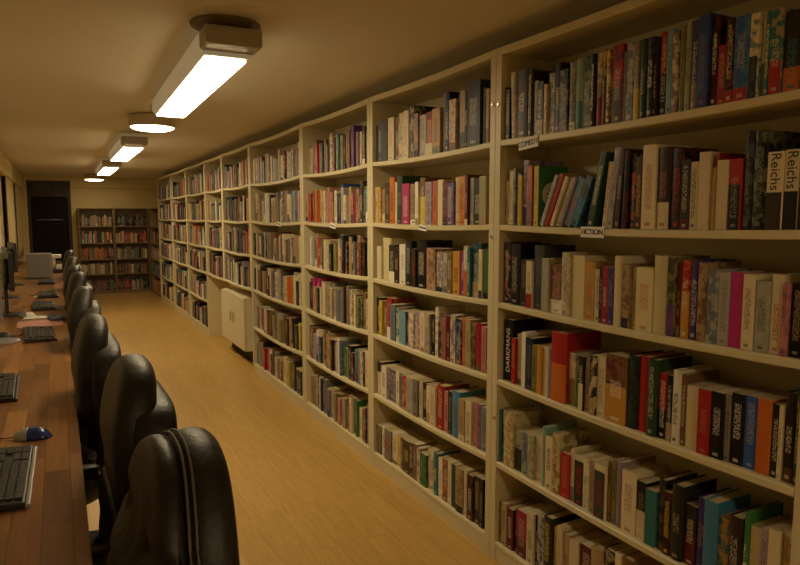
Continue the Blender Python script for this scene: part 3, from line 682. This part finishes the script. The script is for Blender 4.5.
# ------------------------------------------------------------------ desk
DXE, DZ = .032, .73
t = empty('desk', (0, 6, 0), label='long stave wood worktop running under the windows', cat='desk')
box('worktop', XL+.002, DXE-.0025, -7.6, 6.2, DZ-.038, DZ, M['desk'], t)
box('edge_band', DXE-.002, DXE, -7.6, 6.2, DZ-.038, DZ-.0005, M['deskedge'], t)
for yy in (-7.5, -5.6, -3.6, -2.0, 0, 2.0, 4.0, 6.0):
    box('support_panel', XL+.03, DXE-.16, yy-.012, yy+.012, 0, DZ-.0385, M['gplastic'], t, .002)

def keyboard(x, y, rz, mat_edge, label, cable=True, L=.455):
    t = empty('keyboard', (x, y, DZ+.0005), rz, label, 'keyboard', 'keyboards along the worktop')
    # local: x towards the user's edge, y along the length
    bm = bmesh.new(); bx(bm, -.165, -.012, -L/2, L/2, 0, .017, .004)
    for v in bm.verts:
        if v.co.z > .008: v.co.z += (-.012-v.co.x)*.06
    from_bm('case', bm, M['bplastic'], t)
    box('front_strip', -.0115, 0, -L/2-.004, L/2+.004, 0, .012, mat_edge, t, .004)
    bm = bmesh.new()
    for r in range(6):
        xx = -.026-r*.0205-(.006 if r == 5 else 0)
        segs = [(-.21, .075, 15), (.085, .145, 3), (.152, .213, 4)] if r not in (0,) else [(-.21, .075, 8), (.085, .145, 3), (.152, .213, 3)]
        for (a, c, n) in segs:
            if r == 2 and n == 3: continue
            st_ = (c-a)/n
            for k in range(n):
                y0 = -(a+k*st_); y1 = -(a+(k+1)*st_-.0028); z = .0175+(-.012-xx)*.06
                bx(bm, xx-.0085, xx+.0085, min(y0, y1), max(y0, y1), z, z+.006)
    for v in bm.verts: v.co.y = -v.co.y
    from_bm('keys', bm, M['key'], t)
    if cable:
        bm = bmesh.new(); tube(bm, [(-.166, .02, .010), (-.20, .03, .003), (-.22, .06, .0025), (-.235, .09, .0025)], .002, 6)
        from_bm('cable', bm, M['bplastic'], t, True)
    return t
def kb_at(px_f, py_f, px_n, py_n, mat, label, **k):
    a = on_z(px_f, py_f, DZ); c = on_z(px_n, py_n, DZ); m_ = (a+c)/2; d = a-c
    return keyboard(m_.x, m_.y, math.atan2(d.y, d.x)-math.pi/2, mat, label, **k)
kb_at(38, 447, 30, 512, M['silver'], 'black keyboard with a silver front strip, the nearest one')
kb_at(20, 374, 17.5, 405, M['bplastic'], 'all black keyboard cut off by the picture edge, second nearest')
kb_at(52.5, 327.5, 58, 342, M['bplastic'], 'black keyboard just nearer than the pink leaflets', L=.5)
kb_at(54, 301, 58, 312.5, M['bplastic'], 'black keyboard just beyond the pink leaflets')
kb_at(57, 291, 60, 299.5, M['gplastic'], 'grey edged keyboard fifth along the worktop')
kb_at(54, 279, 57, 286.5, M['gplastic'], 'farthest dark keyboard, near the grey computer case', L=.4)
# loose papers beside two keyboards
def sheet(px, py, w, l, rz, mat, label, z=.0005, name='paper_sheet', cat='paper', th=.0015):
    p = on_z(px, py, DZ); o = box(name, -w/2, w/2, -l/2, l/2, 0, th, mat); o.location = (p.x, p.y, DZ+z); o.rotation_euler = (0, 0, R(rz))
    return tag(o, label, cat)
sheet(39.5, 307.5, .06, .34, 5, M['paper'], 'white paper strip left of the keyboard beyond the pink leaflets')
sheet(41.5, 295, .07, .36, -8, M['paper'], 'cream paper left of the grey edged keyboard')
sheet(40, 323.5, .27, .30, 3, M['pinkp'], 'pink printed leaflet lying across the worktop', name='leaflet', cat='leaflet')
sheet(40, 317.5, .20, .12, -4, M['paper'], 'white leaflet lying behind the pink leaflet', z=.0025, name='leaflet', cat='leaflet')
# small dark blue notebook on the leaflets
p = on_z(56, 318.5, DZ)
t = empty('notebook', (p.x, p.y, DZ+.0045), R(5), 'small dark blue notebook beside the white leaflet', 'notebook')
box('cover', -.045, .045, -.13, .13, 0, .012, simple('navy_cloth', (.03, .03, .09), .6), t, .001)
box('pages', -.043, .0455, -.128, .128, .002, .010, M['paper'], t)

def mouse(px, py, rz, m1, m2, label):
    p = on_z(px, py, DZ); t = empty('mouse', (p.x, p.y, DZ+.0008), R(rz), label, 'mouse', 'computer mice on the worktop')
    def shell(x0, x1, name, mat, zscale=1.):
        bm = bmesh.new(); nx, ny = 12, 14; rows = []
        for i in range(nx+1):
            s = x0+(x1-x0)*i/nx; q = s/.058; row = []
            wdt = .031*max(0., 1-abs(q)**3.2)**.5; hgt = .036*max(0., 1-abs(q+.12)**2.4)**.5 if abs(q+.12) < 1 else 0
            for j in range(ny+1):
                a = math.pi*j/ny; row.append(bm.verts.new((s, wdt*math.cos(a), hgt*math.sin(a)*zscale)))
            rows.append(row)
        for a, b_ in zip(rows, rows[1:]):
            for j in range(ny): bm.faces.new((a[j], a[j+1], b_[j+1], b_[j]))
            bm.faces.new((a[0], b_[0], b_[-1], a[-1]))
        bm.faces.new(rows[0]); bm.faces.new(rows[-1][::-1])
        bmesh.ops.remove_doubles(bm, verts=bm.verts, dist=.00005)
        return from_bm(name, bm, mat, t, True)
    shell(-.012, .056, 'body', m1); shell(-.056, -.0125, 'buttons', m2)
    bm = bmesh.new(); lathe(bm, [(.008, -.003), (.008, .003)], 14, (-.034, 0, .0255), 'Y'); from_bm('scroll_wheel', bm, M['rubber'], t)
    bm = bmesh.new(); tube(bm, [(-.055, 0, .006), (-.09, .004, .003), (-.14, .03, .0025), (-.2, .02, .0025)], .0018, 6); from_bm('cable', bm, M['bplastic'], t, True)
mouse(33.5, 438, -14, M['blue'], M['silver'], 'blue mouse with a silver front, beside the nearest keyboard')
mouse(28, 317, 10, M['white'], M['gplastic'], 'small white mouse beside the white leaflet, near a monitor foot')
mouse(3, 338, 0, M['bplastic'], M['bplastic'], 'black mouse by the picture edge, nearer than the leaflets')

def monitor(x, y, rz, body, label, w=.44, h=.30, zc=.30):
    t = empty('monitor', (x, y, DZ+.0005), R(rz), label, 'monitor', 'computer monitors along the worktop')
    bm = bmesh.new(); lathe(bm, [(.10, 0), (.10, .006), (.085, .012), (.03, .02)], 28); from_bm('foot', bm, body, t)
    bm = bmesh.new(); bx(bm, -.035, -.012, -.025, .025, .018, zc, .006); from_bm('stand', bm, body, t)
    bm = bmesh.new(); bx(bm, -.012, .018, -w/2, w/2, zc-h/2, zc+h/2, .007)
    bx(bm, -.040, -.0125, -w*.32, w*.32, zc-h*.32, zc+h*.32, .012); from_bm('housing', bm, body, t)
    box('screen', .0182, .0196, -w/2+.018, w/2-.018, zc-h/2+.022, zc+h/2-.018, M['screen'], t)
    return t
monitor(-.32, 4.35, 4, M['gplastic'], 'grey edged monitor cut off by the left picture edge')
monitor(-.335, 5.55, 8, M['bplastic'], 'black monitor seen nearly edge-on, the one nearest the pink leaflet', w=.38, h=.28, zc=.33)
monitor(-.42, 6.75, 10, M['bplastic'], 'black monitor partly hidden behind the one nearest the pink leaflet')
monitor(-.44, 8.0, 10, M['bplastic'], 'black monitor left of the upright grey computer case')
# grey computer case standing on the desk
p = on_z(39, 278.5, DZ)
t = empty('computer_case', (p.x, p.y, DZ+.0005), R(-4), 'upright grey computer case standing on the far worktop', 'computer')
box('casing', -.118, .118, 0, .36, .008, .285, simple('warm_grey_metal', (.19, .175, .155), .5), t, .004)
for sx in (-.1, .1):
    for sy in (.05, .31): box('foot', sx-.015, sx+.015, sy-.015, sy+.015, 0, .0078, M['rubber'], t)
bm = bmesh.new(); bx(bm, -.105, .105, -.003, -.0002, .235, .272, .001); bx(bm, -.105, .105, -.003, -.0002, .19, .225, .001); from_bm('drive_bay', bm, M['gplastic'], t)
# white telephone-like scanner
p = on_z(57, 272.5, DZ)
t = empty('desk_scanner', (p.x, p.y, DZ+.0005), 0, 'white upright document scanner on a dark base beside the grey case', 'scanner')
box('base', -.09, .09, -.10, .10, 0, .045, M['bplastic'], t, .008)
bm = bmesh.new(); tube(bm, [(-.03, .02, .045), (-.035, .02, .15), (-.02, .01, .20)], [.028, .022, .022], 12); from_bm('column', bm, M['white'], t, True)
box('head', -.09, .06, -.06, .08, .19, .235, M['white'], t, .012)
box('tray', -.01, .075, -.07, .07, .046, .10, M['white'], t, .01)
# ------------------------------------------------------------------ chairs
def sgnp(v, e): return math.copysign(abs(v)**e, v)
def slab(bm, w, h, th, bend, zc, e=.55, ke=.16, nx=44, nt=9, widen=None, xoff=0, dome=.12):
    """padded slab in the yz plane, thickness along x; bend(z) shifts it in x, widen(q) scales its width"""
    prof = [(.02, -1), (.2, -1), (.4, -1), (.6, -1), (.8, -1)]
    prof = [((1-ke)*k, s_*(1+dome*(1-k*k))) for k, s_ in prof]
    arc = []
    for i in range(nt+1):
        b_ = -math.pi/2+math.pi*i/nt; arc.append((1-ke+ke*abs(math.cos(b_))**.75, sgnp(math.sin(b_), .8)))
    prof = prof+arc+[(k, -x) for k, x in reversed(prof)]
    rings = []
    for k, xs in prof:
        ring = []
        for j in range(nx):
            a = 2*math.pi*j/nx; y = w/2*sgnp(math.cos(a), e)*k; z = h/2*sgnp(math.sin(a), e)*k
            if widen: y *= widen(z/(h/2))
            ring.append(bm.verts.new((th/2*xs+bend(zc+z)+xoff, y, zc+z)))
        rings.append(ring)
    for a, b_ in zip(rings, rings[1:]):
        for j in range(nx): bm.faces.new((a[j], a[(j+1) % nx], b_[(j+1) % nx], b_[j]))
    bm.faces.new(rings[0][::-1]); bm.faces.new(rings[-1])
def make_chair(kind, loc, rz, label):
    """origin on the floor under the seat; the sitter faces local -x"""
    t = empty('office_chair', (*loc, 0), R(rz), label, 'office chair', 'black leather chairs along the worktop')
    tilt = lambda z: .205+(z-.50)*.12+.022*math.cos((z-.5)*7)
    topz = 1.065 if kind == 'high' else 1.035
    hc_ = topz-.47; zc = .47+hc_/2
    def wid(q): return 1-.10*max(0, q)**2-.08*max(0, -q)
    def faceslab(name, w, h, th, zc, xoff, e, ke=.16, folds=True, dome=.12):
        bm = bmesh.new(); slab(bm, w, h, th, tilt, zc, e, ke, 56, 9, wid, xoff, dome)
        if folds:
            for v in bm.verts:
                q = (v.co.z-zc)/(h/2)
                if v.co.x < tilt(v.co.z)+xoff-th*.2: v.co.x += .007*max(0, math.cos(v.co.y/w*math.pi))*math.cos(q*8)
        return from_bm(name, bm, M['leather'], t, True)
    if kind == 'high':
        faceslab('back_cushion', .43, hc_, .105, zc, -.020, .60, .20, dome=.15)
        faceslab('back_shell', .525, hc_-.085,   .100, zc-.048, .026, .36, .07, False)
        faceslab('lumbar_cushion', .43, .28, .06, .60, -.062, .6, .25, True)
    else:
        bm = bmesh.new(); slab(bm, .475, hc_, .050, tilt, zc, .86, .13, 56, 9, wid, -.036, .3)
        for v in bm.verts:          # the crease between the upper and the lumbar padding
            if v.co.x < tilt(v.co.z)-.04:
                v.co.x += .022*math.exp(-((v.co.z-.865-.12*abs(v.co.y)**1.2)/.016)**2)
                if v.co.z < .86: v.co.x -= .038*max(0, math.cos(v.co.y/.50*math.pi))**.6*min(1, (.86-v.co.z)/.05)*(1+.12*math.sin(v.co.z*70+v.co.y*9))
        from_bm('back_cushion', bm, M['leather'], t, True)
        faceslab('lumbar_cushion', .45, .32, .07, .64, -.075, .6, .22, True)
        faceslab('back_shell', .49, hc_+.006, .090, zc, .028, .86, .16, False)
        for dx, w, hh in ((-.0125, .486, hc_+.002), (-.001, .490, hc_+.006)):
            pts = []
            for j in range(61):
                a = -math.pi*.2+math.pi*1.4*j/60; z = hh/2*sgnp(math.sin(a), .86); y = w/2*sgnp(math.cos(a), .86)*wid(z/(hh/2))
                pts.append((tilt(zc+z)+dx, y, zc+z))
            bm = bmesh.new(); tube(bm, pts, .0026, 6); from_bm('piping', bm, M['thread'], t, True)
    # seat
    bm = bmesh.new(); slab(bm, .50, .50, .12, lambda z: 0, 0, .5, .2, 44, 9)
    for v in bm.verts: v.co = Vector((v.co.z, v.co.y, v.co.x+.44-(.02 if v.co.z < -.2 else 0)))
    from_bm('seat', bm, M['leather'], t, True)
    # armrests: bracket and pad
    for s in (-1, 1):
        bm = bmesh.new(); pts = [(.18, s*.262, .50), (.195, s*.280, .60), (.14, s*.284, .645), (-.04, s*.284, .648), (-.13, s*.280, .60), (-.10, s*.262, .43), (-.02, s*.22, .385)]
        tube(bm, pts, [.014, .016, .016, .016, .016, .014, .012], 10); ar = from_bm('armrest', bm, M['bplastic'], t, True)
        bm = bmesh.new(); slab(bm, .05, .22, .024, lambda z: 0, 0, .6, .3, 24, 5)
        for v in bm.verts: v.co = Vector((v.co.z+.045, v.co.y+s*.284, v.co.x+.667))
        from_bm('arm_pad', bm, M['leather'], ar, True)
        bm = bmesh.new(); lathe(bm, [(.015, 0), (.015, .006), (.010, .010)], 14, (.193, s*.290 if s > 0 else s*.290-.010, .60), 'Y'); from_bm('chrome_cap', bm, M['chrome'], ar)
    bm = bmesh.new(); lathe(bm, [(.05, .10), (.05, .16), (.026, .17), (.026, .36), (.07, .37), (.07, .375)], 20); from_bm('gas_column', bm, M['bplastic'], t, False)
    for k in range(5):
        a = 2*math.pi*k/5+.3; c, s_ = math.cos(a), math.sin(a)
        bm = bmesh.new(); tube(bm, [(.045*c, .045*s_, .125), (.17*c, .17*s_, .105), (.265*c, .265*s_, .080)], [.026, .020, .014], 10)
        lg = from_bm('leg', bm, M['chrome'] if kind == 'high' else M['bplastic'], t, True)
        bm = bmesh.new(); lathe(bm, [(.024, -.024), (.029, -.018), (.029, -.006), (.022, -.004), (.022, .004), (.029, .006), (.029, .018), (.024, .024)], 18, (0, 0, 0), 'Y')
        bmesh.ops.transform(bm, matrix=Matrix.Translation((.268*c, .268*s_, .0295)) @ Matrix.Rotation(a+.6, 4, 'Z'), verts=bm.verts)
        from_bm('caster', bm, M['bplastic'], lg)
    return t
def copy_tree(o, parent=None):
    c = o.copy(); COL.objects.link(c); c.parent = parent
    for ch in [x for x in bpy.data.objects if x.parent == o]: copy_tree(ch, c)
    return c
make_chair('low', (-.062, 1.245), 2, 'nearest black leather chair with a rounded back and stitched seam')
ch = make_chair('high', (-.066, 1.90), 1, 'black leather chair directly behind the nearest chair, its padding split from the back shell')
for (x, y, rz, lb) in ((-.125, 2.80, 1, 'third nearest black leather chair, beside the second nearest keyboard'), (-.125, 4.0, 0, 'fourth nearest black leather chair, across from the keyboard nearest the leaflets'),
                       (-.12, 5.1, 2, 'fifth nearest black leather chair, across from the pink leaflet'), (-.13, 5.85, -2, 'sixth black leather chair, close behind the fifth'),
                       (-.12, 7.2, 2, 'seventh black leather chair, across from the fifth keyboard'), (-.12, 8.6, -3, 'farthest black leather chair, in front of the dark door')):
    c = copy_tree(ch); c.location = (x, y, 0); c.rotation_euler = (0, 0, R(rz)); c['label'] = lb

# ------------------------------------------------------------------ world and view
w = bpy.data.worlds.new('world'); scene.world = w; w.use_nodes = True
w.node_tree.nodes['Background'].inputs[0].default_value = (.02, .02, .03, 1); w.node_tree.nodes['Background'].inputs[1].default_value = .2
scene.view_settings.view_transform = 'Standard'; scene.view_settings.look = 'None'
scene.view_settings.exposure = 1.1; scene.view_settings.gamma = 1
